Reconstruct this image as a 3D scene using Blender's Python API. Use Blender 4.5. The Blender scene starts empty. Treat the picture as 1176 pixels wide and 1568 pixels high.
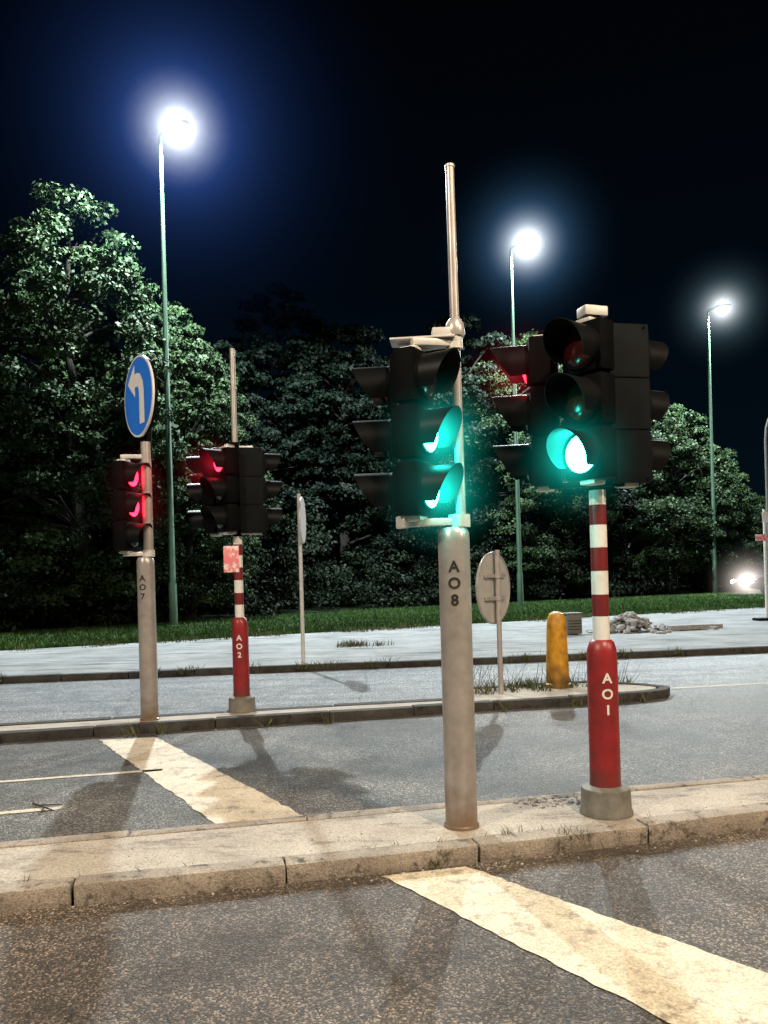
import bpy, bmesh, math, random
import numpy as np
from mathutils import Vector, Matrix
random.seed(5); np.random.seed(5)
S=bpy.context.scene
COL=S.collection
R=math.radians

# ------------------------------------------------------------ materials
def mat(name, base=(.5,.5,.5), rough=.6, metal=0, noise=None, bump=None, spec=.5, foot=None):
    """noise=(scale, colour2, lo, hi)  bump=(scale,strength,dist)  foot=(colour,height): dirt/rust near the base"""
    m=bpy.data.materials.new(name); m.use_nodes=True
    nt=m.node_tree; b=nt.nodes['Principled BSDF']
    b.inputs['Base Color'].default_value=(*base,1); b.inputs['Roughness'].default_value=rough
    b.inputs['Metallic'].default_value=metal; b.inputs['Specular IOR Level'].default_value=spec
    tc=nt.nodes.new('ShaderNodeTexCoord')
    if noise:
        n=nt.nodes.new('ShaderNodeTexNoise'); n.inputs['Scale'].default_value=noise[0]; n.inputs['Detail'].default_value=8
        n.inputs['Roughness'].default_value=.65
        nt.links.new(tc.outputs['Object'],n.inputs['Vector'])
        r=nt.nodes.new('ShaderNodeValToRGB'); r.color_ramp.elements[0].position=noise[2]; r.color_ramp.elements[1].position=noise[3]
        r.color_ramp.elements[0].color=(*base,1); r.color_ramp.elements[1].color=(*noise[1],1)
        nt.links.new(n.outputs['Fac'],r.inputs['Fac']); c=r.outputs['Color']
        if foot:
            sp=nt.nodes.new('ShaderNodeSeparateXYZ'); nt.links.new(tc.outputs['Object'],sp.inputs[0])
            n2=nt.nodes.new('ShaderNodeTexNoise'); n2.inputs['Scale'].default_value=9; n2.inputs['Detail'].default_value=8; nt.links.new(tc.outputs['Object'],n2.inputs['Vector'])
            ma=nt.nodes.new('ShaderNodeMath'); ma.operation='MULTIPLY_ADD'; ma.inputs[1].default_value=-foot[1]*1.6; nt.links.new(n2.outputs['Fac'],ma.inputs[0]); nt.links.new(sp.outputs['Z'],ma.inputs[2])
            mr=ramp(nt,.85,0,-foot[1]*.7,foot[1]*.35); nt.links.new(ma.outputs[0],mr.inputs['Value'])
            c=mixc(nt,mr.outputs[0],c,foot[0])
        nt.links.new(c,b.inputs['Base Color'])
    if bump:
        n=nt.nodes.new('ShaderNodeTexNoise'); n.inputs['Scale'].default_value=bump[0]; n.inputs['Detail'].default_value=6
        nt.links.new(tc.outputs['Object'],n.inputs['Vector'])
        bp=nt.nodes.new('ShaderNodeBump'); bp.inputs['Strength'].default_value=bump[1]; bp.inputs['Distance'].default_value=bump[2]
        nt.links.new(n.outputs['Fac'],bp.inputs['Height']); nt.links.new(bp.outputs['Normal'],b.inputs['Normal'])
    return m

def emis(name,col,strength):
    m=bpy.data.materials.new(name); m.use_nodes=True; nt=m.node_tree
    b=nt.nodes['Principled BSDF']; b.inputs['Base Color'].default_value=(*[c*.3 for c in col],1)
    b.inputs['Emission Color'].default_value=(*col,1); b.inputs['Emission Strength'].default_value=strength
    return m

def ramp(nt,a,b,lo,hi):
    r=nt.nodes.new('ShaderNodeMapRange'); r.inputs['From Min'].default_value=lo; r.inputs['From Max'].default_value=hi
    r.inputs['To Min'].default_value=a; r.inputs['To Max'].default_value=b; return r
def mixc(nt,fac,c1,c2,blend='MIX'):
    m=nt.nodes.new('ShaderNodeMix'); m.data_type='RGBA'; m.blend_type=blend
    for s,v in ((m.inputs[0],fac),(m.inputs[6],c1),(m.inputs[7],c2)):
        if hasattr(v,'is_linked') : nt.links.new(v,s)
        elif isinstance(v,(int,float)): s.default_value=v
        else: s.default_value=(*v,1)
    return m.outputs[2]
def tex(nt,kind,scale,vec,detail=4,rough=.6):
    n=nt.nodes.new('ShaderNodeTex'+kind); n.inputs['Scale'].default_value=scale
    if kind=='Noise': n.inputs['Detail'].default_value=detail; n.inputs['Roughness'].default_value=rough
    nt.links.new(vec,n.inputs['Vector']); return n

def road_material():
    m=bpy.data.materials.new('road_asphalt'); m.use_nodes=True; nt=m.node_tree; L=nt.links
    b=nt.nodes['Principled BSDF']; tc=nt.nodes.new('ShaderNodeTexCoord'); V=tc.outputs['Object']
    fine=tex(nt,'Voronoi',115,V); fine2=tex(nt,'Noise',150,V,3,.7); big=tex(nt,'Noise',.7,V,7,.6); mid=tex(nt,'Noise',4,V,6,.7)
    rb=ramp(nt,0,1,.38,.62); L.new(big.outputs['Fac'],rb.inputs['Value'])
    near=mixc(nt,rb.outputs[0],(.050,.038,.029),(.115,.092,.072))
    sep=nt.nodes.new('ShaderNodeSeparateXYZ'); L.new(V,sep.inputs[0])
    mx=nt.nodes.new('ShaderNodeMath'); mx.operation='MULTIPLY_ADD'; mx.inputs[1].default_value=-.2
    L.new(sep.outputs['X'],mx.inputs[0]); L.new(sep.outputs['Y'],mx.inputs[2])
    rr=ramp(nt,0,1,8.0,9.6); L.new(mx.outputs[0],rr.inputs['Value'])
    rf=ramp(nt,0,1,4.4,5.2); L.new(mx.outputs[0],rf.inputs['Value'])
    c=mixc(nt,rf.outputs[0],near,mixc(nt,rb.outputs[0],(.05,.047,.042),(.13,.123,.11)))
    st=nt.nodes.new('ShaderNodeMapping'); st.inputs['Scale'].default_value=(.18,1.6,1); st.inputs['Rotation'].default_value=(0,0,-.12); L.new(V,st.inputs['Vector'])
    sn=tex(nt,'Noise',1.1,st.outputs[0],7,.65); rs_=ramp(nt,0,1,.38,.62); L.new(sn.outputs['Fac'],rs_.inputs['Value'])
    c=mixc(nt,rr.outputs[0],c,mixc(nt,rs_.outputs[0],(.135,.142,.15),(.225,.232,.24)))
    rg=ramp(nt,.15,2.3,.30,.74); L.new(fine2.outputs['Fac'],rg.inputs['Value'])
    c=mixc(nt,1.0,c,rg.outputs[0],'MULTIPLY')
    wn=nt.nodes.new('ShaderNodeTexWhiteNoise'); L.new(fine.outputs['Position'],wn.inputs['Vector'])
    pw=nt.nodes.new('ShaderNodeMath'); pw.operation='POWER'; pw.inputs[1].default_value=4; L.new(wn.outputs['Value'],pw.inputs[0])
    rw=ramp(nt,.55,4.0,0,1); L.new(pw.outputs[0],rw.inputs['Value'])
    mm=nt.nodes.new('ShaderNodeMix'); mm.data_type='RGBA'; mm.blend_type='MULTIPLY'; mm.clamp_result=False; mm.inputs[0].default_value=1; L.new(c,mm.inputs[6]); L.new(rw.outputs[0],mm.inputs[7]); c=mm.outputs[2]
    rm=ramp(nt,.7,1.3,.3,.7); L.new(mid.outputs['Fac'],rm.inputs['Value'])
    c=mixc(nt,1.0,c,rm.outputs[0],'MULTIPLY')
    wv=tex(nt,'Noise',1.3,V,5,.6)
    vv=nt.nodes.new('ShaderNodeMixRGB'); vv.inputs[0].default_value=.25; L.new(V,vv.inputs[1]); L.new(wv.outputs['Color'],vv.inputs[2])
    ck=tex(nt,'Voronoi',.3,vv.outputs[0]); ck.feature='DISTANCE_TO_EDGE'
    rc=ramp(nt,.55,1,.0,.004); L.new(ck.outputs['Distance'],rc.inputs['Value'])
    c=mixc(nt,1.0,c,rc.outputs[0],'MULTIPLY')
    L.new(c,b.inputs['Base Color'])
    ro=ramp(nt,.34,.6,.3,.7); L.new(big.outputs['Fac'],ro.inputs['Value']); L.new(ro.outputs[0],b.inputs['Roughness'])
    ad=nt.nodes.new('ShaderNodeMath'); ad.operation='SUBTRACT'; L.new(fine2.outputs['Fac'],ad.inputs[0]); L.new(fine.outputs['Distance'],ad.inputs[1])
    bp=nt.nodes.new('ShaderNodeBump'); bp.inputs['Strength'].default_value=1; bp.inputs['Distance'].default_value=.009
    L.new(ad.outputs[0],bp.inputs['Height']); L.new(bp.outputs['Normal'],b.inputs['Normal'])
    return m

def concrete(name,c1,c2,dark,scale=2.5,bumpd=.004,rough=.85,stretch=None):
    m=bpy.data.materials.new(name); m.use_nodes=True; nt=m.node_tree; L=nt.links
    b=nt.nodes['Principled BSDF']; tc=nt.nodes.new('ShaderNodeTexCoord'); V=tc.outputs['Object']; V2=V
    if stretch:
        st=nt.nodes.new('ShaderNodeMapping'); st.inputs['Scale'].default_value=stretch; st.inputs['Rotation'].default_value=(0,0,-.2); L.new(V,st.inputs['Vector']); V2=st.outputs[0]
    n=tex(nt,'Noise',scale,V,9,.7); f=tex(nt,'Noise',90,V,3,.7); s=tex(nt,'Noise',scale*2.7,V2,9,.75)
    r1=ramp(nt,0,1,.35,.65); L.new(n.outputs['Fac'],r1.inputs['Value'])
    r2=ramp(nt,0,1,.52,.64); L.new(s.outputs['Fac'],r2.inputs['Value'])
    c=mixc(nt,r1.outputs[0],c1,c2); c=mixc(nt,r2.outputs[0],c,dark)
    r3=ramp(nt,.6,1.35,.3,.7); L.new(f.outputs['Fac'],r3.inputs['Value']); c=mixc(nt,1.0,c,r3.outputs[0],'MULTIPLY')
    L.new(c,b.inputs['Base Color']); b.inputs['Roughness'].default_value=rough
    ad=nt.nodes.new('ShaderNodeMath'); ad.operation='ADD'; L.new(f.outputs['Fac'],ad.inputs[0]); L.new(s.outputs['Fac'],ad.inputs[1])
    bp=nt.nodes.new('ShaderNodeBump'); bp.inputs['Strength'].default_value=.8; bp.inputs['Distance'].default_value=bumpd
    L.new(ad.outputs[0],bp.inputs['Height']); L.new(bp.outputs['Normal'],b.inputs['Normal'])
    return m

def leaf_mat(name,c1,c2):
    m=bpy.data.materials.new(name); m.use_nodes=True; nt=m.node_tree; L=nt.links
    b=nt.nodes['Principled BSDF']; tc=nt.nodes.new('ShaderNodeTexCoord'); V=tc.outputs['Object']
    n=tex(nt,'Noise',.8,V,3,.6); f=tex(nt,'Noise',9,V,2,.6)
    r1=ramp(nt,0,1,.35,.65); L.new(n.outputs['Fac'],r1.inputs['Value'])
    r2=ramp(nt,.5,1.5,.3,.7); L.new(f.outputs['Fac'],r2.inputs['Value'])
    c=mixc(nt,r1.outputs[0],c1,c2); c=mixc(nt,1.0,c,r2.outputs[0],'MULTIPLY')
    L.new(c,b.inputs['Base Color']); b.inputs['Roughness'].default_value=.6; b.inputs['Specular IOR Level'].default_value=.2
    return m

M={}
M['road']=road_material()
M['island']=concrete('island_concrete',(.34,.30,.25),(.48,.43,.36),(.19,.165,.14),1.7,.005,.85,(.5,1.4,1))
M['kerb']=concrete('kerb_stone',(.26,.22,.18),(.40,.35,.29),(.08,.066,.052),3.5,.009)
M['kerbdark']=concrete('kerb_stone_dark',(.022,.02,.018),(.07,.064,.055),(.01,.009,.008),3.5,.007)  # much darker stone tone than the near island's kerbs
M['pave']=concrete('pavement_concrete',(.22,.23,.23),(.38,.39,.39),(.09,.09,.085),.9,.014,.85,(.25,1.5,1))
M['paint']=concrete('road_paint_worn',(.58,.50,.38),(.72,.64,.50),(.33,.27,.20),3.0,.005,.7)
M['grassg']=mat('grass_ground',(.012,.026,.007),.9,noise=(2,(.022,.05,.012),.3,.7),bump=(40,.6,.02))
M['dirt']=mat('dirt_ground',(.03,.035,.02),.95,noise=(1,(.05,.05,.03),.3,.7))
M['grass']=leaf_mat('grass_blades',(.026,.07,.014),(.06,.13,.024))
M['weed']=leaf_mat('weed_blades',(.05,.075,.02),(.12,.11,.045))
M['leaf']=leaf_mat('foliage_leaves',(.021,.046,.019),(.046,.080,.030))
M['leafb']=leaf_mat('foliage_leaves_shaded',(.0035,.010,.006),(.008,.019,.010))  # dimmer trees: their weaker light is painted into a darker leaf colour
M['leafc']=leaf_mat('shrub_leaves_shaded',(.004,.010,.0045),(.014,.026,.010))  # undergrowth shade put into the leaf colour
M['bark']=mat('tree_bark',(.022,.018,.014),.9,noise=(6,(.045,.038,.03),.3,.7),bump=(20,.7,.02))
M['galv']=mat('galvanised_steel',(.30,.275,.26),.33,.35,noise=(7,(.46,.43,.41),.3,.7),bump=(60,.12,.002),foot=((.20,.12,.065),.22))
M['mast']=mat('mast_steel',(.36,.33,.32),.35,.3,noise=(9,(.50,.47,.45),.3,.7))
M['galvw']=mat('pale_bracket_metal',(.50,.50,.48),.42,.1,noise=(9,(.68,.67,.63),.3,.7))
M['red']=mat('red_paint',(.27,.016,.02),.40,0,noise=(9,(.15,.014,.015),.4,.7),bump=(50,.1,.002),foot=((.07,.035,.03),.3))
M['redd']=mat('dark_red_band',(.16,.012,.014),.45,0,noise=(9,(.10,.01,.012),.4,.7))
M['white']=mat('white_paint',(.72,.72,.70),.45,0,noise=(9,(.58,.57,.54),.45,.8))
M['collar']=mat('cast_iron_collar',(.11,.105,.09),.65,.1,noise=(14,(.20,.19,.165),.3,.7),bump=(40,.4,.004))
M['black']=mat('black_signal_housing',(.0022,.0025,.0028),.6,0,noise=(12,(.004,.0045,.005),.3,.7),spec=.03)
M['dgrey']=mat('dark_grey_housing',(.0045,.006,.007),.6,0,noise=(12,(.0075,.0095,.011),.3,.7),spec=.05)
M['hood']=mat('black_visor',(.004,.0045,.005),.45,0,spec=.12)
M['ink']=mat('black_stencil',(.012,.012,.012),.6)
M['inkw']=mat('white_stencil',(.7,.68,.65),.5)
M['green_on']=emis('green_lens_lit',(.03,1,.80),48)
M['red_on']=emis('red_lens_lit',(1,.015,.04),10)
M['red_off']=mat('red_lens_dark',(.03,.003,.003),.2)
M['amber_off']=mat('amber_lens_dark',(.015,.010,.004),.2)
M['green_off']=mat('green_lens_dark',(.002,.022,.02),.2)
M['blue']=mat('sign_blue',(.03,.20,.85),.35,noise=(5,(.035,.24,.95),.3,.7))
M['signw']=mat('sign_white',(.85,.85,.85),.35)
M['signback']=mat('sign_back_aluminium',(.48,.48,.46),.45,.3,noise=(5,(.6,.6,.57),.3,.7))
M['yellow']=mat('yellow_plastic',(.62,.31,.015),.45,noise=(8,(.30,.13,.012),.40,.68),foot=((.08,.05,.02),.3))
M['lamppole']=mat('green_lamp_pole',(.045,.10,.06),.5,.1,noise=(3,(.07,.14,.085),.3,.7))
M['lampbody']=mat('luminaire_housing',(.25,.26,.26),.5,.2)
M['lamp_on']=emis('lamp_lens_lit',(.85,.93,1),60)
M['pink']=mat('red_white_plate',(.75,.22,.25),.4,noise=(14,(.8,.7,.7),.5,.55))
M['stone']=concrete('rubble_stone',(.3,.29,.28),(.42,.41,.39),(.15,.14,.13),6)
M['carpaint']=mat('car_paint',(.05,.04,.06),.25,.4)
M['glass']=mat('car_glass',(.01,.01,.012),.08)
M['rubber']=mat('rubber',(.012,.012,.012),.8)
M['headlight']=emis('headlight_lit',(1,.93,.8),50)

# ------------------------------------------------------------ mesh helpers
def empty(name,loc=(0,0,0)):
    e=bpy.data.objects.new(name,None); e.location=loc; e.empty_display_size=.3; COL.objects.link(e); return e
def finish(name,bm,mats,parent=None,loc=(0,0,0),rotz=0,smooth=35):
    me=bpy.data.meshes.new(name); bm.to_mesh(me); bm.free()
    for m in mats: me.materials.append(M[m])
    if smooth:
        me.polygons.foreach_set('use_smooth',[True]*len(me.polygons)); me.set_sharp_from_angle(angle=R(smooth))
    o=bpy.data.objects.new(name,me); o.location=loc; o.rotation_euler=(0,0,rotz); COL.objects.link(o)
    if parent: o.parent=parent
    return o
def cyl(bm,p0,p1,r0,r1=None,seg=24,mi=0,cap=True):
    if r1 is None: r1=r0
    p0=Vector(p0);p1=Vector(p1); d=(p1-p0).normalized()
    a=Vector((1,0,0)) if abs(d.x)<.9 else Vector((0,1,0))
    u=d.cross(a).normalized(); v=d.cross(u)
    A=[];B=[]
    for i in range(seg):
        t=2*math.pi*i/seg; w=u*math.cos(t)+v*math.sin(t)
        A.append(bm.verts.new(p0+w*r0)); B.append(bm.verts.new(p1+w*r1))
    for i in range(seg):
        j=(i+1)%seg; f=bm.faces.new((A[i],B[i],B[j],A[j])); f.material_index=mi
    if cap:
        f=bm.faces.new(A); f.material_index=mi
        f=bm.faces.new(B[::-1]); f.material_index=mi
def lathe(bm,prof,seg=32,mi=0,c=(0,0)):
    rings=[]
    for r,z in prof:
        rings.append([bm.verts.new((c[0]+r*math.cos(2*math.pi*i/seg),c[1]+r*math.sin(2*math.pi*i/seg),z)) for i in range(seg)])
    for a,b in zip(rings,rings[1:]):
        for i in range(seg):
            j=(i+1)%seg; f=bm.faces.new((a[i],a[j],b[j],b[i])); f.material_index=mi
    f=bm.faces.new(rings[-1]); f.material_index=mi
    f=bm.faces.new(rings[0][::-1]); f.material_index=mi
def box(bm,c,s,rot=0,mi=0,bev=0,jit=0):
    t=bmesh.new(); bmesh.ops.create_cube(t,size=1)
    for v in t.verts: v.co=Vector((v.co.x*s[0]+random.uniform(-jit,jit),v.co.y*s[1]+random.uniform(-jit,jit),v.co.z*s[2]+random.uniform(-jit,jit)))
    if bev: bmesh.ops.bevel(t,geom=t.edges[:],offset=bev,segments=2,affect='EDGES',profile=.6)
    rm=Matrix.Rotation(rot,3,'Z') if not isinstance(rot,Matrix) else rot
    mp={}
    for v in t.verts: mp[v]=bm.verts.new(rm@v.co+Vector(c))
    for f in t.faces:
        g=bm.faces.new([mp[v] for v in f.verts]); g.material_index=mi
    t.free()
def ellipsoid(bm,c,s,mi=0,rot=0,seg=20):
    t=bmesh.new(); bmesh.ops.create_uvsphere(t,u_segments=seg,v_segments=seg//2,radius=1)
    rm=Matrix.Rotation(rot,3,'Z'); mp={}
    for v in t.verts: mp[v]=bm.verts.new(rm@Vector((v.co.x*s[0],v.co.y*s[1],v.co.z*s[2]))+Vector(c))
    for f in t.faces:
        g=bm.faces.new([mp[v] for v in f.verts]); g.material_index=mi
    t.free()
def poly(name,pts,z,m,parent=None):
    bm=bmesh.new(); f=bm.faces.new([bm.verts.new((x,y,z)) for x,y in pts])
    bm.normal_update()
    if f.normal.z<0: bmesh.ops.reverse_faces(bm,faces=[f])
    return finish(name,bm,[m],parent,smooth=0)
def quads(name,V,m,parent=None):
    n=len(V); me=bpy.data.meshes.new(name)
    me.vertices.add(n*4); me.vertices.foreach_set('co',V.reshape(-1).astype(np.float32))
    me.loops.add(n*4); me.loops.foreach_set('vertex_index',np.arange(n*4,dtype=np.int32))
    me.polygons.add(n); me.polygons.foreach_set('loop_start',np.arange(0,n*4,4,dtype=np.int32))
    try: me.polygons.foreach_set('loop_total',np.full(n,4,dtype=np.int32))
    except Exception: pass
    me.update(calc_edges=True); me.validate(); me.materials.append(M[m]); return me

# ------------------------------------------------------------ ground, roads, islands
poly('ground',[(-300,-300),(300,-300),(300,300),(-300,300)],-.03,'dirt')
k3=lambda x:12.55+.105*x
ge=lambda x:20.2+.42*x
poly('road',[(-60,-40),(60,-40),(60,k3(60)),(-60,k3(-60))],0,'road')
pv=poly('pavement',[(-30,k3(-30)+.1),(45,k3(45)+.1),(45,ge(45)),(-24,ge(-24)),(-30,ge(-24)-2)],.104,'pave')
poly('grass',[(-30,8.2),(-24,ge(-24)),(45,ge(45)),(120,60),(120,160),(-120,160),(-120,8.2)],.10,'grassg')
poly('side_road',[(13.5,31.5),(15,35),(70,44),(70,38)],.108,'road')

def kerb(name,pts,w,h,m,seg=1.0,z0=-.01,parent=None):
    bm=bmesh.new()
    for (x0,y0),(x1,y1) in zip(pts,pts[1:]):
        L=math.hypot(x1-x0,y1-y0); n=max(1,round(L/seg)); a=math.atan2(y1-y0,x1-x0)
        for i in range(n):
            t=(i+.5)/n; l=L/n-.009
            box(bm,(x0+(x1-x0)*t-math.sin(a)*w/2,y0+(y1-y0)*t+math.cos(a)*w/2,z0+h/2+random.uniform(-.004,.004)),(l,w,h),a+random.uniform(-.007,.007),0,.014,.005)
    return finish(name,bm,[m],parent)
H1=.098
k1=lambda x:3.94+.205*x+(.035*max(0,x-.4)**1.5 if x<6 else .46); b1=lambda x:4.72+.205*x
isl=empty('traffic_island')
kp=[(-14.1,k1(-14.1)),(-.52,k1(-.52)),(.45,k1(.45)),(1.4,k1(1.4)),(2.4,k1(2.4)),(14,k1(14))]
kerb('kerb_front',kp,.13,H1+.01,'kerb',1.0,parent=isl)
kerb('kerb_back',[(-14,b1(-14)-.1),(14,b1(14)-.1)],.1,H1+.01,'kerb',1.0,parent=isl)
def slab(name,pts,z,m,parent):
    bm=bmesh.new(); f=bm.faces.new([bm.verts.new((x,y,-.01)) for x,y in pts])
    r=bmesh.ops.extrude_face_region(bm,geom=[f]); 
    for v in [g for g in r['geom'] if isinstance(g,bmesh.types.BMVert)]: v.co.z=z
    bmesh.ops.recalc_face_normals(bm,faces=bm.faces[:]); return finish(name,bm,[m],parent,smooth=0)
slab('paving',[(x,y+.125) for x,y in kp]+[(14,b1(14)-.098),(-14,b1(-14)-.098)],H1-.006,'island',isl)
H2=.10
isl2=empty('traffic_island')
fr=[(-20,3.85),(-4,7.37),(-.6,8.10),(2.9,8.79)]; tip=[(2.9,8.79),(3.2,8.95),(3.32,9.2),(3.1,9.5),(2.6,9.85)]
bk=[(2.6,9.85),(.95,9.55),(.65,8.78),(-.6,8.58),(-4,7.95),(-20,4.45)]
kerb('kerb_front',fr,.12,H2+.01,'kerbdark',1.0,parent=isl2)
kerb('kerb_tip',tip,.12,H2+.01,'kerbdark',.5,parent=isl2)
kerb('kerb_back',bk,.12,H2+.01,'kerbdark',1.0,parent=isl2)
slab('paving',[(-20,3.97),(-4,7.49),(-.6,8.22),(2.85,8.9),(3.1,9.1),(3.18,9.25),(2.55,9.72),(1.03,9.43),(.72,8.66),(-.58,8.46),(-4,7.83),(-20,4.33)],H2-.01,'island',isl2)
kerb('kerb',[(-30,k3(-30)),(45,k3(45))],.12,.118,'kerbdark',1.0)

# ------------------------------------------------------------ road markings
def ragged(name,a,b,c,d,z,m,n=14,j=.012):
    bm=bmesh.new(); A=[];B=[]
    for i in range(n+1):
        t=i/n; A.append(bm.verts.new((a[0]+(d[0]-a[0])*t+random.uniform(-j,j),a[1]+(d[1]-a[1])*t+random.uniform(-j,j),z)))
        B.append(bm.verts.new((b[0]+(c[0]-b[0])*t+random.uniform(-j,j),b[1]+(c[1]-b[1])*t+random.uniform(-j,j),z)))
    for i in range(n): bm.faces.new((A[i],A[i+1],B[i+1],B[i]))
    return finish(name,bm,[m],MK,smooth=0)
MK=empty('road_markings')
ragged('stripe_near',(-.05,3.90),(.38,3.99),(2.55,1.5),(2.05,.95),.004,'paint',60,.008)
ragged('stripe_mid',(-2.75,7.45),(-2.22,7.5),(-.38,4.66),(-.92,4.55),.004,'paint',50,.012)
ragged('line_a',(-6,5.35),(-6,5.41),(-1.8,6.24),(-1.8,6.18),.004,'paint',60,.005)
ragged('line_b',(-5,4.58),(-5,4.64),(-2.2,5.27),(-2.2,5.20),.0045,'paint',40,.005)
ragged('line_c',(3.4,9.6),(3.4,9.68),(9,10.5),(9,10.42),.004,'paint',12,.006)
ragged('line_d',(-9,9.0),(-9,9.08),(-5,9.6),(-5,9.52),.004,'paint',12,.006)

# ------------------------------------------------------------ text on poles
def stencil(name,txt,rad,z,size,m,parent,ang=-math.pi/2,dz=None):
    dz=dz or size*1.25
    bmO=bmesh.new()
    for k,ch in enumerate(txt):
        cu=bpy.data.curves.new('t','FONT'); cu.body=ch; cu.size=size*1.35; cu.align_x='CENTER'; cu.offset=.0022
        ob=bpy.data.objects.new('t',cu); COL.objects.link(ob)
        dg=bpy.context.evaluated_depsgraph_get(); me=bpy.data.meshes.new_from_object(ob.evaluated_get(dg))
        bpy.data.objects.remove(ob)
        t=bmesh.new(); t.from_mesh(me); bmesh.ops.triangulate(t,faces=t.faces[:])
        bmesh.ops.subdivide_edges(t,edges=t.edges[:],cuts=1)
        mp={}
        for v in t.verts:
            a=ang+v.co.x/rad; mp[v]=bmO.verts.new(((rad+.003)*math.cos(a),(rad+.003)*math.sin(a),z-k*dz+v.co.y))
        for f in t.faces: bmO.faces.new([mp[v] for v in f.verts])
        t.free()
    return finish(name,bmO,[m],parent,smooth=0)

# ------------------------------------------------------------ added bloom: spheres that glow by themselves around lamps, lenses and headlights
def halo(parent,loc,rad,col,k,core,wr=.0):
    m=bpy.data.materials.new('bloom_glow'); m.use_nodes=True; nt=m.node_tree; L=nt.links
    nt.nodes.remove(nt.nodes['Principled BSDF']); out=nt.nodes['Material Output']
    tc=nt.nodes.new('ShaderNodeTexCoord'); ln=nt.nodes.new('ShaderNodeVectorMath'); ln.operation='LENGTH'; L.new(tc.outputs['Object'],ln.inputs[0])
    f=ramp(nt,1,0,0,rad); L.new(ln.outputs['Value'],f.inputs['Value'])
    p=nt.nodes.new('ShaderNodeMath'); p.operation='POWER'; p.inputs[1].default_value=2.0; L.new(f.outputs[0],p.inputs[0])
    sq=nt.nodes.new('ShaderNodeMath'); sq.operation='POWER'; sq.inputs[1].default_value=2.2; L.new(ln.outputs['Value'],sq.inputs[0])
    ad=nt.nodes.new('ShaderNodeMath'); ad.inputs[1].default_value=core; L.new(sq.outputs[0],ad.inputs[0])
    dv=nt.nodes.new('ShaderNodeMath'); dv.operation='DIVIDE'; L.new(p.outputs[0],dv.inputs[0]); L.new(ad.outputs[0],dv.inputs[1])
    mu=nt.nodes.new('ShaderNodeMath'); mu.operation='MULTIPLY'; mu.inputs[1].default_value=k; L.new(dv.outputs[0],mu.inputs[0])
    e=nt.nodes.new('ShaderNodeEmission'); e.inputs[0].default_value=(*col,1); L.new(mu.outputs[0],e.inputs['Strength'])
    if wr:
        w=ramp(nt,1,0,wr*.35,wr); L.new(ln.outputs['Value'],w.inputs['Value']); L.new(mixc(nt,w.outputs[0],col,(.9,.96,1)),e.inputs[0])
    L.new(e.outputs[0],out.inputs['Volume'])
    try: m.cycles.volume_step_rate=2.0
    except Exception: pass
    bm=bmesh.new(); bmesh.ops.create_icosphere(bm,subdivisions=3,radius=rad); me=bpy.data.meshes.new('bloom_glow'); bm.to_mesh(me); bm.free()
    me.materials.append(m); o=bpy.data.objects.new('bloom_glow',me); o.location=loc; COL.objects.link(o); o.parent=parent

# ------------------------------------------------------------ signal head (front faces local -Y)
def head(name,parent,loc,normal,lit,body='black',hoodlen=.2,spacing=.305,rear=True):
    rot=math.atan2(normal[1],normal[0])+math.pi/2
    offs=['red_off','amber_off','green_off']
    mats=[body,'hood']+[ (l if l else offs[i]) for i,l in enumerate(lit)]+['galvw']
    bm=bmesh.new()
    for i in range(3):
        z=(1-i)*spacing
        box(bm,(0,0,z),(.27,.13,spacing-.012),0,0,.022)
        if rear: box(bm,(0,.075,z),(.2,.05,spacing-.05),0,0,.015)
        cyl(bm,(0,-.062,z),(0,-.085,z),.128,.122,36,0)
        prof=[(.105,0),(.09,.012),(.06,.022),(.02,.027)]
        rings=[[bm.verts.new((r*math.cos(2*math.pi*q/32),-.0865-d,z+r*math.sin(2*math.pi*q/32))) for q in range(32)] for r,d in prof]
        for a,b in zip(rings,rings[1:]):
            for q in range(32):
                f=bm.faces.new((a[q],a[(q+1)%32],b[(q+1)%32],b[q])); f.material_index=2+i
        f=bm.faces.new(rings[-1]); f.material_index=2+i
        n=30; a0=R(-38); a1=R(218)
        def ring(rr):
            o=[]
            for q in range(n+1):
                a=a0+(a1-a0)*q/n; top=(math.sin(a)+.62)/1.62
                L=hoodlen*(.42+.58*max(0,top)**.8)
                o.append((bm.verts.new((rr*math.cos(a),-.08,z+rr*math.sin(a))),bm.verts.new((rr*math.cos(a)*1.03,-.08-L,z+rr*math.sin(a)*1.03))))
            return o
        O=ring(.121); I=ring(.117)
        for q in range(n):
            for fv in ((O[q][0],O[q][1],O[q+1][1],O[q+1][0]),(I[q+1][0],I[q+1][1],I[q][1],I[q][0]),(O[q][1],I[q][1],I[q+1][1],O[q+1][1])):
                f=bm.faces.new(fv); f.material_index=1
        for q in (0,n):
            f=bm.faces.new((O[q][0],O[q][1],I[q][1],I[q][0])); f.material_index=1
    for z in (spacing*1.5+.005,-spacing*1.5-.005):
        box(bm,(0,.01,z),(.1,.1,.03),0,5,.008)
    bmesh.ops.recalc_face_normals(bm,faces=bm.faces[:])
    o=finish(name,bm,mats,parent,loc,rot)
    nn=Vector((normal[0],normal[1],0)).normalized()
    for i,l in enumerate(lit):
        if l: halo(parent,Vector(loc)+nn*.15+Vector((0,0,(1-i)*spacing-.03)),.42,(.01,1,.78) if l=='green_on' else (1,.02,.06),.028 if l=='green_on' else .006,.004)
    return o

G='green_on'; RD='red_on'
def arm(bm,a,b,z,mi,t=.035,w=.05):
    a=Vector((*a,z)); b=Vector((*b,z)); d=b-a
    box(bm,(a+b)/2,(d.length+w*.6,w,t),math.atan2(d.y,d.x),mi,.008)

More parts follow.
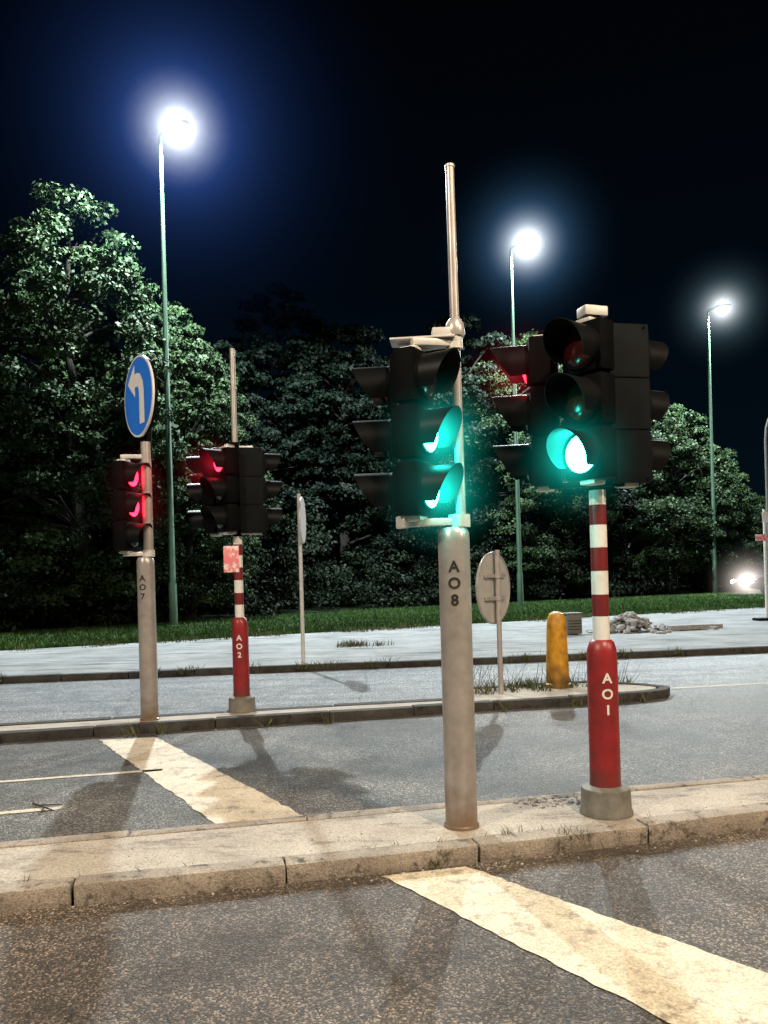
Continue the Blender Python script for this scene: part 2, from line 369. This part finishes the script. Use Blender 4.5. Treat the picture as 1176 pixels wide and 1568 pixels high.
def grey_signal(loc,lit,txt,second,ht,nrm):
    e=empty('traffic_light',loc)
    bm=bmesh.new()
    lathe(bm,[(.10,0),(.098,.012),(.089,.02),(.088,1.58),(.086,1.63),(.072,1.655),(.03,1.665)],40,0)
    finish('pole',bm,['galv'],e)
    bm=bmesh.new()
    if ht>3: 
        cyl(bm,(.045,0,1.66),(.035,0,ht-.12),.028,.024,20,0)
        cyl(bm,(.035,0,ht-.119),(.035,0,ht-.105),.027,.027,20,1)
        lathe(bm,[(.05,2.72),(.055,2.74),(.05,2.79),(.03,2.82)],20,0,(.04,0))
        box(bm,(-.02,0,2.735),(.14,.09,.06),0,1,.01)
    else: cyl(bm,(.035,0,1.66),(.035,0,ht-.12),.05,.05,20,0)
    finish('mast',bm,['mast','galvw'],e)
    bm=bmesh.new()
    zt=2.68; zl=1.69
    hc=(-.19,-.05)
    for z in (zt,zl):
        arm(bm,(.04,0),hc,z,0,.04,.06)
        if second: arm(bm,(-.02,.02),(-.26,.10),z+.001*(1 if z==zt else -1),0,.03,.05)
    cyl(bm,(.035,0,zl-.03),(.035,0,zl+.04),.06,.06,20,0)
    cyl(bm,(.035,0,zt-.03),(.035,0,zt+.03),.045,.045,20,0)
    if second:
        box(bm,(-.28,-.03,zl+.005),(.04,.1,.07),.5,0,.01)
        for zz in (1.78,2.02,2.325,2.60): box(bm,(-.275,-.05,zz),(.04,.03,.09),.3,0,.006)
        bm2=bmesh.new(); box(bm2,(-.14,.03,zt+.03),(.36,.16,.012),-.1,0,.004); finish('top_plate',bm2,['galvw'],e)
    finish('brackets',bm,['galvw'],e)
    head('signal_head',e,(-.20 if second else -.17,-.05,2.175),nrm,lit,hoodlen=.18)
    if second: head('signal_head_side',e,(-.25,.13,2.175),(-.98,.16),[None,None,None],hoodlen=.22)
    stencil('stencil_number',txt,.088,1.415,.062,'ink',e,ang=R(-97),dz=.092)
    return e
grey_signal((.393,4.36,H1-.006),[None,G,G],'AO8',True,3.78,(.88,-.47))
e2=grey_signal((-2.43,8.0,H2-.01),[RD,RD,None],'AO7',False,2.95,(.97,-.24))

def striped_signal(loc,litC,litD,txt,mast,tag):
    e=empty('traffic_light',loc); bm=bmesh.new()
    lathe(bm,[(.15,0),(.15,.02),(.143,.03),(.140,.13),(.135,.15),(.10,.165)],36,2)
    lathe(bm,[(.09,.166),(.087,.2),(.086,.88),(.083,.94),(.070,.985),(.052,1.0)],36,0)
    z=1.0; seq=[(1,.135),(4,.125),(1,.135),(4,.135),(1,.13),(4,.115),(1,.085)]
    for mi,l in seq:
        lathe(bm,[(.0475,z),(.0475,z+l-.0005)],28,mi); z+=l
    lathe(bm,[(.047,z),(.047,2.86)],24,3)
    finish('pole',bm,['red','white','collar','black','redd'],e)
    bm=bmesh.new()
    if mast: cyl(bm,(0,0,2.86),(0,0,mast),.03,.028,16,0)
    else: box(bm,(0,0,2.885),(.15,.1,.06),.3,1,.012)
    for zz in (1.9,2.81):
        arm(bm,(0,0),(-.06,-.12),zz,0); arm(bm,(0,0),(-.27,.14),zz+.002,0); arm(bm,(0,0),(.17,.04),zz-.002,0)
    finish('brackets',bm,['mast' if mast else 'black','galvw'],e)
    hz=2.34
    head('signal_head',e,(-.07,-.14,hz),(-.78,-.62),litC,spacing=.295)
    head('signal_head_side',e,(-.27,.16,hz),(-.95,.25),litD,hoodlen=.22,spacing=.295)
    head('signal_head_rear',e,(.20,.07,hz),(.86,.5),[None]*3,'dgrey',.2,spacing=.295,rear=False)
    bm=bmesh.new()
    box(bm,(.175,-.075,hz),(.245,.03,.90),R(12),0,.006)
    for zz in (-.147,.147): box(bm,(.178,-.0905,hz+zz),(.235,.006,.006),R(12),1)
    for zz in (-.43,.43): 
        for xx in (.08,.27): cyl(bm,(xx,-.085+(xx-.175)*.2,hz+zz),(xx,-.097+(xx-.175)*.2,hz+zz),.007,.007,10,1)
    finish('back_plate',bm,['dgrey','black'],e)
    stencil('stencil_number',txt,.086,.76,.058,'inkw',e,ang=R(-88),dz=.09)
    if tag:
        bm=bmesh.new(); box(bm,(-.06,-.06,1.62),(.16,.006,.28),.2,0,.002); finish('notice_plate',bm,['pink'],e)
    return e
striped_signal((1.243,4.52,H1-.006),[None,None,G],[RD,None,None],'AO1',None,False)
striped_signal((-1.55,8.35,H2-.01),[RD,None,None],[RD,None,None],'AO2',3.86,True)

# ------------------------------------------------------------ signs
sg=empty('turn_left_sign',(-2.43,7.97,3.38))
n=(-.80,-.60); rz=math.atan2(n[1],n[0])+math.pi/2
bm=bmesh.new()
cyl(bm,(0,-.02,0),(0,.0,0),.41,.41,56,0)
cyl(bm,(0,-.022,0),(0,-.0205,0),.39,.39,56,1)
cyl(bm,(0,.001,0),(0,.035,0),.405,.40,56,3)
path=[(.11,-.29),(.11,.03),(.095,.10),(.05,.155),(-.01,.17),(-.07,.17)]
hw=.068; Lp=[];Rp=[]
for i,(x,y) in enumerate(path):
    x0,y0=path[max(0,i-1)]; x1,y1=path[min(len(path)-1,i+1)]; d=Vector((x1-x0,y1-y0)).normalized()
    Lp.append(bm.verts.new((x-d.y*hw,-.025,y+d.x*hw))); Rp.append(bm.verts.new((x+d.y*hw,-.025,y-d.x*hw)))
for i in range(len(path)-1):
    f=bm.faces.new((Lp[i],Rp[i],Rp[i+1],Lp[i+1])); f.material_index=2
f=bm.faces.new([bm.verts.new(p) for p in ((-.07,-.025,.34),(-.07,-.025,.0),(-.28,-.025,.17))]); f.material_index=2
box(bm,(0,.06,-.1),(.4,.03,.05),0,3,.004); box(bm,(0,.06,.15),(.4,.03,.05),0,3,.004)
cyl(bm,(0,.08,-.62),(0,.08,.22),.03,.03,16,3)
finish('sign_plate',bm,['signw','blue','signw','dgrey'],sg,(0,0,0),rz)

rs=empty('round_traffic_sign',(1.27,9.1,H2-.01)); n=(-.82,.57); rz=math.atan2(n[1],n[0])+math.pi/2
bm=bmesh.new(); zc=1.22
cyl(bm,(0,-.0,zc),(0,-.02,zc),.41,.41,56,0); cyl(bm,(0,-.0205,zc),(0,-.023,zc),.38,.38,56,1)
for k in range(56):
    a=2*math.pi*k/56; b=2*math.pi*(k+1)/56
    cyl(bm,(.41*math.cos(a),-.0,zc+.41*math.sin(a)),(.41*math.cos(b),.0,zc+.41*math.sin(b)),.012,.012,8,2,False)
for dz in (-.12,.14):
    box(bm,(0,.02,zc+dz),(.5,.03,.04),0,2,.004); cyl(bm,(0,.055,zc+dz-.025),(0,.055,zc+dz+.025),.042,.042,20,2)
cyl(bm,(0,.055,0),(0,.055,zc+.44),.03,.03,18,2)
finish('sign_and_post',bm,['signback','red','mast'],rs,rotz=rz)
ts=empty('edge_on_traffic_sign',(-1.35,12.75,.104)); bm=bmesh.new(); zc=2.32
cyl(bm,(0,0,0),(0,0,2.75),.032,.032,16,1)
cyl(bm,(0,-.04,zc),(0,-.06,zc),.38,.38,48,0); cyl(bm,(0,-.061,zc),(0,-.063,zc),.37,.37,48,2)
for dz in (-.15,.15): box(bm,(0,-.03,zc+dz),(.3,.03,.04),0,1)
finish('sign_and_post',bm,['signback','galvw','signw'],ts,rotz=R(89))

bo=empty('yellow_bollard',(2.06,9.45,H2-.01)); bm=bmesh.new()
lathe(bm,[(.165,0),(.165,.04),(.14,.055),(.132,.3),(.118,.7),(.108,.82),(.085,.88),(.045,.905)],32,0)
finish('body',bm,['yellow'],bo)
cb=empty('grey_cabinet',(4.0,16.8,.104)); bm=bmesh.new()
box(bm,(0,0,.23),(.34,.26,.42),.2,0,.012); box(bm,(0,0,.455),(.38,.3,.03),.2,0,.008)
for k in range(4): box(bm,(-.0,-.0,.12+k*.06),(.30,.275,.012),.2,1)
finish('cabinet',bm,['collar','dgrey'],cb)
def rock(bm,c,r):
    t=bmesh.new(); bmesh.ops.create_icosphere(t,subdivisions=1,radius=1)
    s=(random.uniform(.7,1.4),random.uniform(.6,1.1),random.uniform(.4,.8)); mp={}; rm=Matrix.Rotation(random.uniform(0,6),3,'Z')@Matrix.Rotation(random.uniform(-.6,.6),3,'X')
    for v in t.verts:
        q=Vector([v.co[i]*s[i]*r*random.uniform(.8,1.15) for i in range(3)]); mp[v]=bm.verts.new(rm@q+Vector(c))
    for f in t.faces: bm.faces.new([mp[v] for v in f.verts])
    t.free()
bm=bmesh.new()
for i in range(170):
    a=random.uniform(0,6.28); rr=abs(random.gauss(0,.34)); x=rr*math.cos(a)*1.25; y=rr*math.sin(a)
    z=max(0,.42*(1-rr/.7))*random.uniform(.3,1)
    rock(bm,(5.35+x,17.2+y,.12+z),random.uniform(.04,.13))
for i in range(14): rock(bm,(5.9+random.uniform(0,1.4),17.3+random.uniform(-.3,.4),.13),random.uniform(.04,.1))
finish('rubble_pile',bm,['stone'],smooth=0)
bm=bmesh.new(); box(bm,(6.6,17.1,.17),(.9,.16,.1),.15,0,.01); box(bm,(7.2,17.5,.15),(.6,.14,.09),-.2,0,.01); finish('loose_kerb_stones',bm,['stone'])
bm=bmesh.new()
for i in range(70):
    x=random.uniform(.75,1.15); rock(bm,(x,b1(x)-.16+random.uniform(-.1,.1),H1-.003),random.uniform(.006,.022))
for i in range(260):
    x=random.uniform(-2.5,3); rock(bm,(x,random.choice([b1(x)+random.uniform(.0,.12),k1(x)-random.uniform(0,.1)]),.003),random.uniform(.003,.010))
for i in range(160):
    x=random.uniform(-2.5,3); rock(bm,(x,random.uniform(k1(x)+.14,b1(x)-.12),H1-.004),random.uniform(.002,.006))
finish('loose_gravel',bm,['stone'],smooth=0)

# ------------------------------------------------------------ street lamps
def lamp(loc,H,az,power,col,rad=.15,hl=None,blend=.4):
    e=empty('street_lamp',loc); bm=bmesh.new()
    lathe(bm,[(.20,0),(.20,.04),(.13,.05),(.12,1.3),(.10,1.36),(.06,H-.25)],24,0)
    d=Vector((math.cos(az),math.sin(az),0)); p=Vector((0,0,H-.25)); pr=.06
    for i in range(1,7):
        t=i/6; q=Vector((0,0,H-.25))+d*(.35*t*t)+Vector((0,0,.2*math.sin(t*math.pi/2))); cyl(bm,p,q,pr,pr-.003,14,0,False); p=q; pr-=.003
    finish('pole',bm,['lamppole'],e)
    bm=bmesh.new(); c=p+d*.33
    ellipsoid(bm,c+Vector((0,0,.03)),(.42,.2,.11),0,az); ellipsoid(bm,c+d*.03+Vector((0,0,-.06)),(.30,.17,.12),1,az)
    finish('luminaire',bm,['lampbody','lamp_on'],e)
    l=bpy.data.lights.new('lamp_light','SPOT'); l.energy=power; l.color=col; l.spot_size=R(165); l.spot_blend=blend; l.shadow_soft_size=rad
    lo=bpy.data.objects.new('lamp_light',l); lo.location=c+Vector((0,0,-.36)); COL.objects.link(lo); lo.parent=e
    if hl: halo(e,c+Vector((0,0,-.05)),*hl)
    return e
cool=(.86,.97,1.0)
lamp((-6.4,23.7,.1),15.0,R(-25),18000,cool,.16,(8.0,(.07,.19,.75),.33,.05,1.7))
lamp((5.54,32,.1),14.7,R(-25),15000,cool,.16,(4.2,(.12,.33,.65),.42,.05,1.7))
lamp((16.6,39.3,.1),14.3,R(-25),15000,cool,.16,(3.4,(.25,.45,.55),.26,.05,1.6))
warm=(1,.78,.55)
lamp((4.3,-1.6,-.0),10.0,R(140),4300,warm,.45)
lamp((13.5,-2.6,-.0),10.0,R(140),5000,warm,.45)
lamp((-8.5,-3.4,-.0),10.0,R(60),5200,(1,.84,.66),.45)  # added lamp out of view: softens the shadows and brightens the blue sign

# ------------------------------------------------------------ trees
def leaves(C,rad,per,size,rng,flat=.75):
    K=len(C); N=K*per
    d=rng.normal(size=(N,3)); d/=np.linalg.norm(d,axis=1,keepdims=True); d[:,2]=np.where(d[:,2]<-.3,-d[:,2]*.6,d[:,2])
    rr=rng.uniform(.2,1.15,size=(N,1))**.6
    P=np.repeat(C,per,0)+d*rr*np.repeat(rad,per)[:,None]*np.array([1,1,flat])
    nrm=d+rng.normal(size=(N,3))*.8+np.array([0,0,.3]); nrm/=np.linalg.norm(nrm,axis=1,keepdims=True)
    t=rng.normal(size=(N,3)); u=np.cross(nrm,t); u/=np.linalg.norm(u,axis=1,keepdims=True); v=np.cross(nrm,u)
    s=(size*rng.uniform(.6,1.3,size=(N,1)))
    return np.stack([P-u*s*.5,P+v*s*.32,P+u*s*.55,P-v*s*.32],axis=1)
def crown(name,seed,H,Rr,K,per,size,m='leaf',zb=.7):
    rng=np.random.default_rng(seed); C=[];rad=[]
    lob=rng.uniform(0,6.28,size=5)
    while len(C)<K:
        t=rng.uniform(0,1); a=rng.uniform(0,6.28)
        prof=(max(0,1-((t-.38)/.64)**2))**.6 if t>.38 else .72+.28*(t/.38)
        prof*=1+.16*math.sin(3*a+lob[0]+t*5)+.13*math.sin(5*a+lob[1]-t*9)+.1*math.sin(2*a+lob[2]+t*14)
        r=Rr*prof*rng.uniform(.35,1)**.5
        if rng.uniform()>.25+.75*prof: continue
        C.append((r*math.cos(a),r*math.sin(a),zb+t*(H-zb-.5))); rad.append(rng.uniform(.28,.78)*(1-.3*t))
    C=np.array(C); rad=np.array(rad)
    V=leaves(C,rad,per,size,rng); me=quads(name,V,m)
    bm=bmesh.new(); rnd=random.Random(seed)
    p=Vector((0,0,-.1)); r=.28; spine=[p]
    for i in range(8):
        q=Vector((rnd.uniform(-.2,.2),rnd.uniform(-.2,.2),(i+1)*H*.105)); cyl(bm,p,q,r,r*.84,12,0,False); p=q; r*=.84; spine.append(p)
    for k in rng.choice(len(C),min(46,len(C)),replace=False):
        c=Vector(C[k]); s=min(spine[1:],key=lambda q:abs(q.z-(c.z-1.0))); midp=(s+c)/2+Vector((0,0,.25+rnd.uniform(-.2,.2)))
        cyl(bm,s,midp,.06,.035,7,0,False); cyl(bm,midp,c,.035,.01,7,0,False)
    tm=bpy.data.meshes.new(name+'_trunk'); bm.to_mesh(tm); bm.free(); tm.materials.append(M['bark']); 
    return me,tm
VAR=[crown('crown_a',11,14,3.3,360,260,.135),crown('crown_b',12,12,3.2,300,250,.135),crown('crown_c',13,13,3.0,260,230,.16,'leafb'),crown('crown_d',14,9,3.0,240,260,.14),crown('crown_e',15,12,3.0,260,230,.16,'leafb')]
HV=[14,12,13,9,12]
def tree(x,y,H,v,rs=1.0,rot=None):
    e=empty('deciduous_tree',(x,y,.1)); s=H/HV[v]
    e.rotation_euler=(0,0,random.uniform(0,6.28) if rot is None else rot); e.scale=(s*rs,s*rs,s)
    for nm,me in (('crown',VAR[v][0]),('trunk',VAR[v][1])):
        o=bpy.data.objects.new(nm,me); COL.objects.link(o); o.parent=e
for t in [(-10.0,25.6,14.6,0,1.05),(-6.7,27,9.8,1,.95),(-13.8,25,14.2,1,1),(-17.5,24.5,14,0,1),(-8.3,28.5,12,3,.9),(-22,23,13,1,1.1),
          (-4.6,37,15.2,2,1.15),(-1.6,36.5,13.4,4,1.05),(1.3,36,11.8,2,.95),(3.9,37.5,14.0,4,.9),(6.6,38,13.2,1,1),(9.4,39,12.5,4,1),(12.3,40.5,10.6,3,1),
          (15.6,42.5,10.6,3,.95),(18.2,44,8.6,3,.9),(24,50,6,3,1),(30,52,6,1,1),
          (-12,31,11,2,1.2),(-7,33,11.5,2,1.2),(-3,42,13,2,1.2),(2,43,12,4,1.3),(7,44,12,2,1.3),(12,46,11,4,1.3),(17,49,8.5,2,1.2)]:
    tree(*t)
rng=np.random.default_rng(3); C=[];rad=[]
def ug(x): return 31+.9*x if x<0 else 31+.47*x
for i in range(620):
    x=rng.uniform(-20,19); 
    yy=ug(x)+(4.0 if x>14.5 else 1.0)
    dep=rng.uniform(0,4.5); hmax=1.2+dep*.7+.7*math.sin(x*1.7)+.5*math.sin(x*3.9+1)
    C.append((x,yy+dep,.2+rng.uniform(0,1)*max(.4,hmax))); rad.append(rng.uniform(.4,.95))
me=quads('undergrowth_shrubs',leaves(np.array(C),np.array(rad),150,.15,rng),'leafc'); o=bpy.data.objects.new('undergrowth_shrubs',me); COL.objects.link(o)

# ------------------------------------------------------------ grass blades
def blades(P,h,w,rng,lean=.35):
    N=len(P); a=rng.uniform(0,6.28,N); hh=h*rng.uniform(.5,1.3,N); d=np.stack([np.cos(a),np.sin(a),np.zeros(N)],1)
    l=rng.normal(size=(N,3))*lean*hh[:,None]; l[:,2]=hh; ww=w*rng.uniform(.6,1.3,N)[:,None]
    return np.stack([P-d*ww*.5,P+d*ww*.5,P+l*.6+d*ww*.35,P+l],1)
N=90000; gx=rng.uniform(-14,17,N); u=rng.uniform(0,1,N)**1.4; gy=20.2+.42*gx+.05+u*np.where(gx<0,11.5+.45*gx,11.5)
P=np.stack([gx,gy,np.full(N,.095)],1); me=quads('grass_tufts',blades(P,.09,.03,rng),'grass'); o=bpy.data.objects.new('lawn_grass_blades',me); COL.objects.link(o)
def weeds(name,spots,h,w):
    PP=[];
    for (x,y,z,n,s) in spots: 
        q=rng.normal(size=(n,3))*s; q[:,2]=0; PP.append(q+np.array([x,y,z]))
    me=quads(name,blades(np.concatenate(PP),h,w,rng,.5),'weed'); o=bpy.data.objects.new(name,me); COL.objects.link(o)
sp=[]
for i in range(30):
    x=rng.uniform(.9,3.0); sp.append((x,8.75+.2*x+rng.uniform(0,.45),.08,20,.05))
weeds('weeds',sp,.13,.012)
weeds('weeds',[(.9+rng.uniform(0,2.0),9.35+rng.uniform(0,.3),.08,7,.04) for i in range(18)],.42,.007)
sp=[(.22,k1(.22)-.01,.02,60,.025),(.95,k1(.95)+.02,.08,60,.045),(1.0,k1(1.0),.02,30,.04),(.62,k1(.62)+.13,.09,20,.02),(.1,b1(.1),.02,30,.03)]
sp+=[(x,k1(x)+.13,.085,3,.012) for x in rng.uniform(-2,3,18)]
weeds('weeds',sp,.045,.005)
sp=[(x,k3(x)+rng.choice([-.02,.15]),.05,25,.06) for x in rng.uniform(-9,9,26)]+[(x,8.15+.22*x-.03,.01,10,.04) for x in rng.uniform(-4,3,8)]
sp+=[(-.6+rng.normal()*.2,15.5+rng.normal()*.1,.1,60,.12) for i in range(5)]+[(x,ge(x)-rng.uniform(0,.5),.1,40,.15) for x in rng.uniform(-10,14,60)]
weeds('weeds',sp,.11,.018)
bm=bmesh.new(); 
for a,b,r in (((-2.43,5.33,.012),(-2.2,5.12,.02),.008),((-2.3,5.2,.015),(-2.28,5.08,.012),.005),((-2.36,5.27,.015),(-2.2,5.26,.02),.005)): cyl(bm,a,b,r,r*.5,8,0)
finish('fallen_twig',bm,['bark'])

# ------------------------------------------------------------ right-edge furniture + car
e=empty('warning_sign_post',(9.45,19.4,.104)); bm=bmesh.new()
cyl(bm,(0,0,0),(0,0,2.75),.035,.035,16,0); box(bm,(-.02,-.05,2.05),(.5,.01,.16),.1,1,.003); box(bm,(.02,-.05,2.55),(.2,.01,.25),.1,2,.003); box(bm,(0,0,.03),(.6,.3,.07),.1,3,.01)
finish('post_and_plates',bm,['white','pink','signw','dgrey'],e)
e=empty('slender_pole',(12.5,25.4,.104)); bm=bmesh.new()
p=Vector((0,0,0)); pts=[(0,0,5.4),(.03,0,5.8),(.12,0,6.1),(.3,0,6.3),(.55,0,6.35)]; r=.06
for q in pts: q=Vector(q); cyl(bm,p,q,r,r*.93,12,0,False); p=q; r*=.93
ellipsoid(bm,(.75,0,6.33),(.25,.12,.06),0)
finish('pole',bm,['collar'],e)

car=empty('parked_car',(18.6,36.9,.112)); hd=math.atan2(-.25,-1); bm=bmesh.new()
secs=[(-2.1,.45,.80,.72),(-2.0,.28,.95,.82),(-1.2,.24,.98,.87),(.8,.22,.93,.88),(1.7,.24,.80,.84),(2.05,.30,.66,.74),(2.12,.36,.58,.66)]
prev=None
for x,zb,zt,w in secs:
    ring=[bm.verts.new((x,s*w*k,z)) for s,k,z in ((1,.9,zb),(1,1,zb+.12),(1,1,(zb+zt)/2),(1,.93,zt-.03),(1,.8,zt),(-1,.8,zt),(-1,.93,zt-.03),(-1,1,(zb+zt)/2),(-1,1,zb+.12),(-1,.9,zb))]
    if prev:
        for i in range(10): bm.faces.new((prev[i],prev[(i+1)%10],ring[(i+1)%10],ring[i]))
    else: bm.faces.new(ring)
    prev=ring
bm.faces.new(prev[::-1])
def frus(b,t,z0,z1,mi):
    B=[bm.verts.new((x,y,z0)) for x,y in b]; T=[bm.verts.new((x,y,z1)) for x,y in t]
    for i in range(4):
        f=bm.faces.new((B[i],B[(i+1)%4],T[(i+1)%4],T[i])); f.material_index=mi
    f=bm.faces.new(T); f.material_index=0
frus([(-1.9,-.74),(1.05,-.74),(1.05,.74),(-1.9,.74)],[(-1.3,-.58),(.2,-.58),(.2,.58),(-1.3,.58)],.93,1.42,1)
frus([(-1.32,-.6),(.22,-.6),(.22,.6),(-1.32,.6)],[(-1.2,-.5),(.1,-.5),(.1,.5),(-1.2,.5)],1.421,1.455,0)
for x in (-1.3,1.35):
    for s in (-1,1):
        cyl(bm,(x,s*.70,.32),(x,s*.895,.32),.32,.32,28,2); cyl(bm,(x,s*.896,.32),(x,s*.905,.32),.2,.2,20,3)
for s in (-1,1):
    ellipsoid(bm,(2.05,s*.56,.60),(.10,.17,.10),4)
box(bm,(2.1,0,.42),(.06,.8,.12),0,2,.01)
bmesh.ops.recalc_face_normals(bm,faces=bm.faces[:])
finish('body',bm,['carpaint','glass','rubber','mast','headlight'],car,rotz=hd)
for s in (-1,1):
    l=bpy.data.lights.new('headlight_beam','SPOT'); l.energy=400; l.color=(1,.93,.82); l.spot_size=R(60); l.shadow_soft_size=.06
    lo=bpy.data.objects.new('headlight_beam',l); f=Vector((math.cos(hd),math.sin(hd),0)); sd=Vector((-f.y,f.x,0))
    lo.location=f*2.2+sd*s*.56+Vector((0,0,.6)); lo.rotation_euler=(f+Vector((0,0,-.08))).to_track_quat('-Z','Y').to_euler(); COL.objects.link(lo); lo.parent=car
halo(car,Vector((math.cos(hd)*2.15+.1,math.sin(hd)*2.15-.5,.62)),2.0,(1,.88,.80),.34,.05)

# ------------------------------------------------------------ world
w=bpy.data.worlds.new('World'); S.world=w; w.use_nodes=True; nt=w.node_tree; bg=nt.nodes['Background']
tc=nt.nodes.new('ShaderNodeTexCoord'); sp_=nt.nodes.new('ShaderNodeSeparateXYZ'); nt.links.new(tc.outputs['Generated'],sp_.inputs[0])
cr=nt.nodes.new('ShaderNodeValToRGB'); E=cr.color_ramp.elements
E[0].position=0; E[0].color=(.0012,.0048,.0082,1); E[1].position=.62; E[1].color=(.0003,.0006,.0011,1)
x=E.new(.35); x.color=(.0006,.0021,.0044,1)
nt.links.new(sp_.outputs['Z'],cr.inputs['Fac']); nt.links.new(cr.outputs['Color'],bg.inputs['Color']); bg.inputs['Strength'].default_value=1.0

# ------------------------------------------------------------ camera
cam=bpy.data.cameras.new('camera'); co=bpy.data.objects.new('camera',cam); COL.objects.link(co)
cam.sensor_fit='VERTICAL'; cam.sensor_height=36; cam.sensor_width=27; cam.lens=27.55; cam.shift_y=.0612; cam.clip_end=1000; cam.clip_start=.05
ROLL=-.028
co.matrix_world=Matrix.Translation((0,0,1.5))@Matrix.Rotation(R(90),4,'X')@Matrix.Rotation(ROLL,4,'Z')
S.camera=co
S.view_settings.view_transform='Standard'; S.view_settings.look='None'; S.view_settings.exposure=0
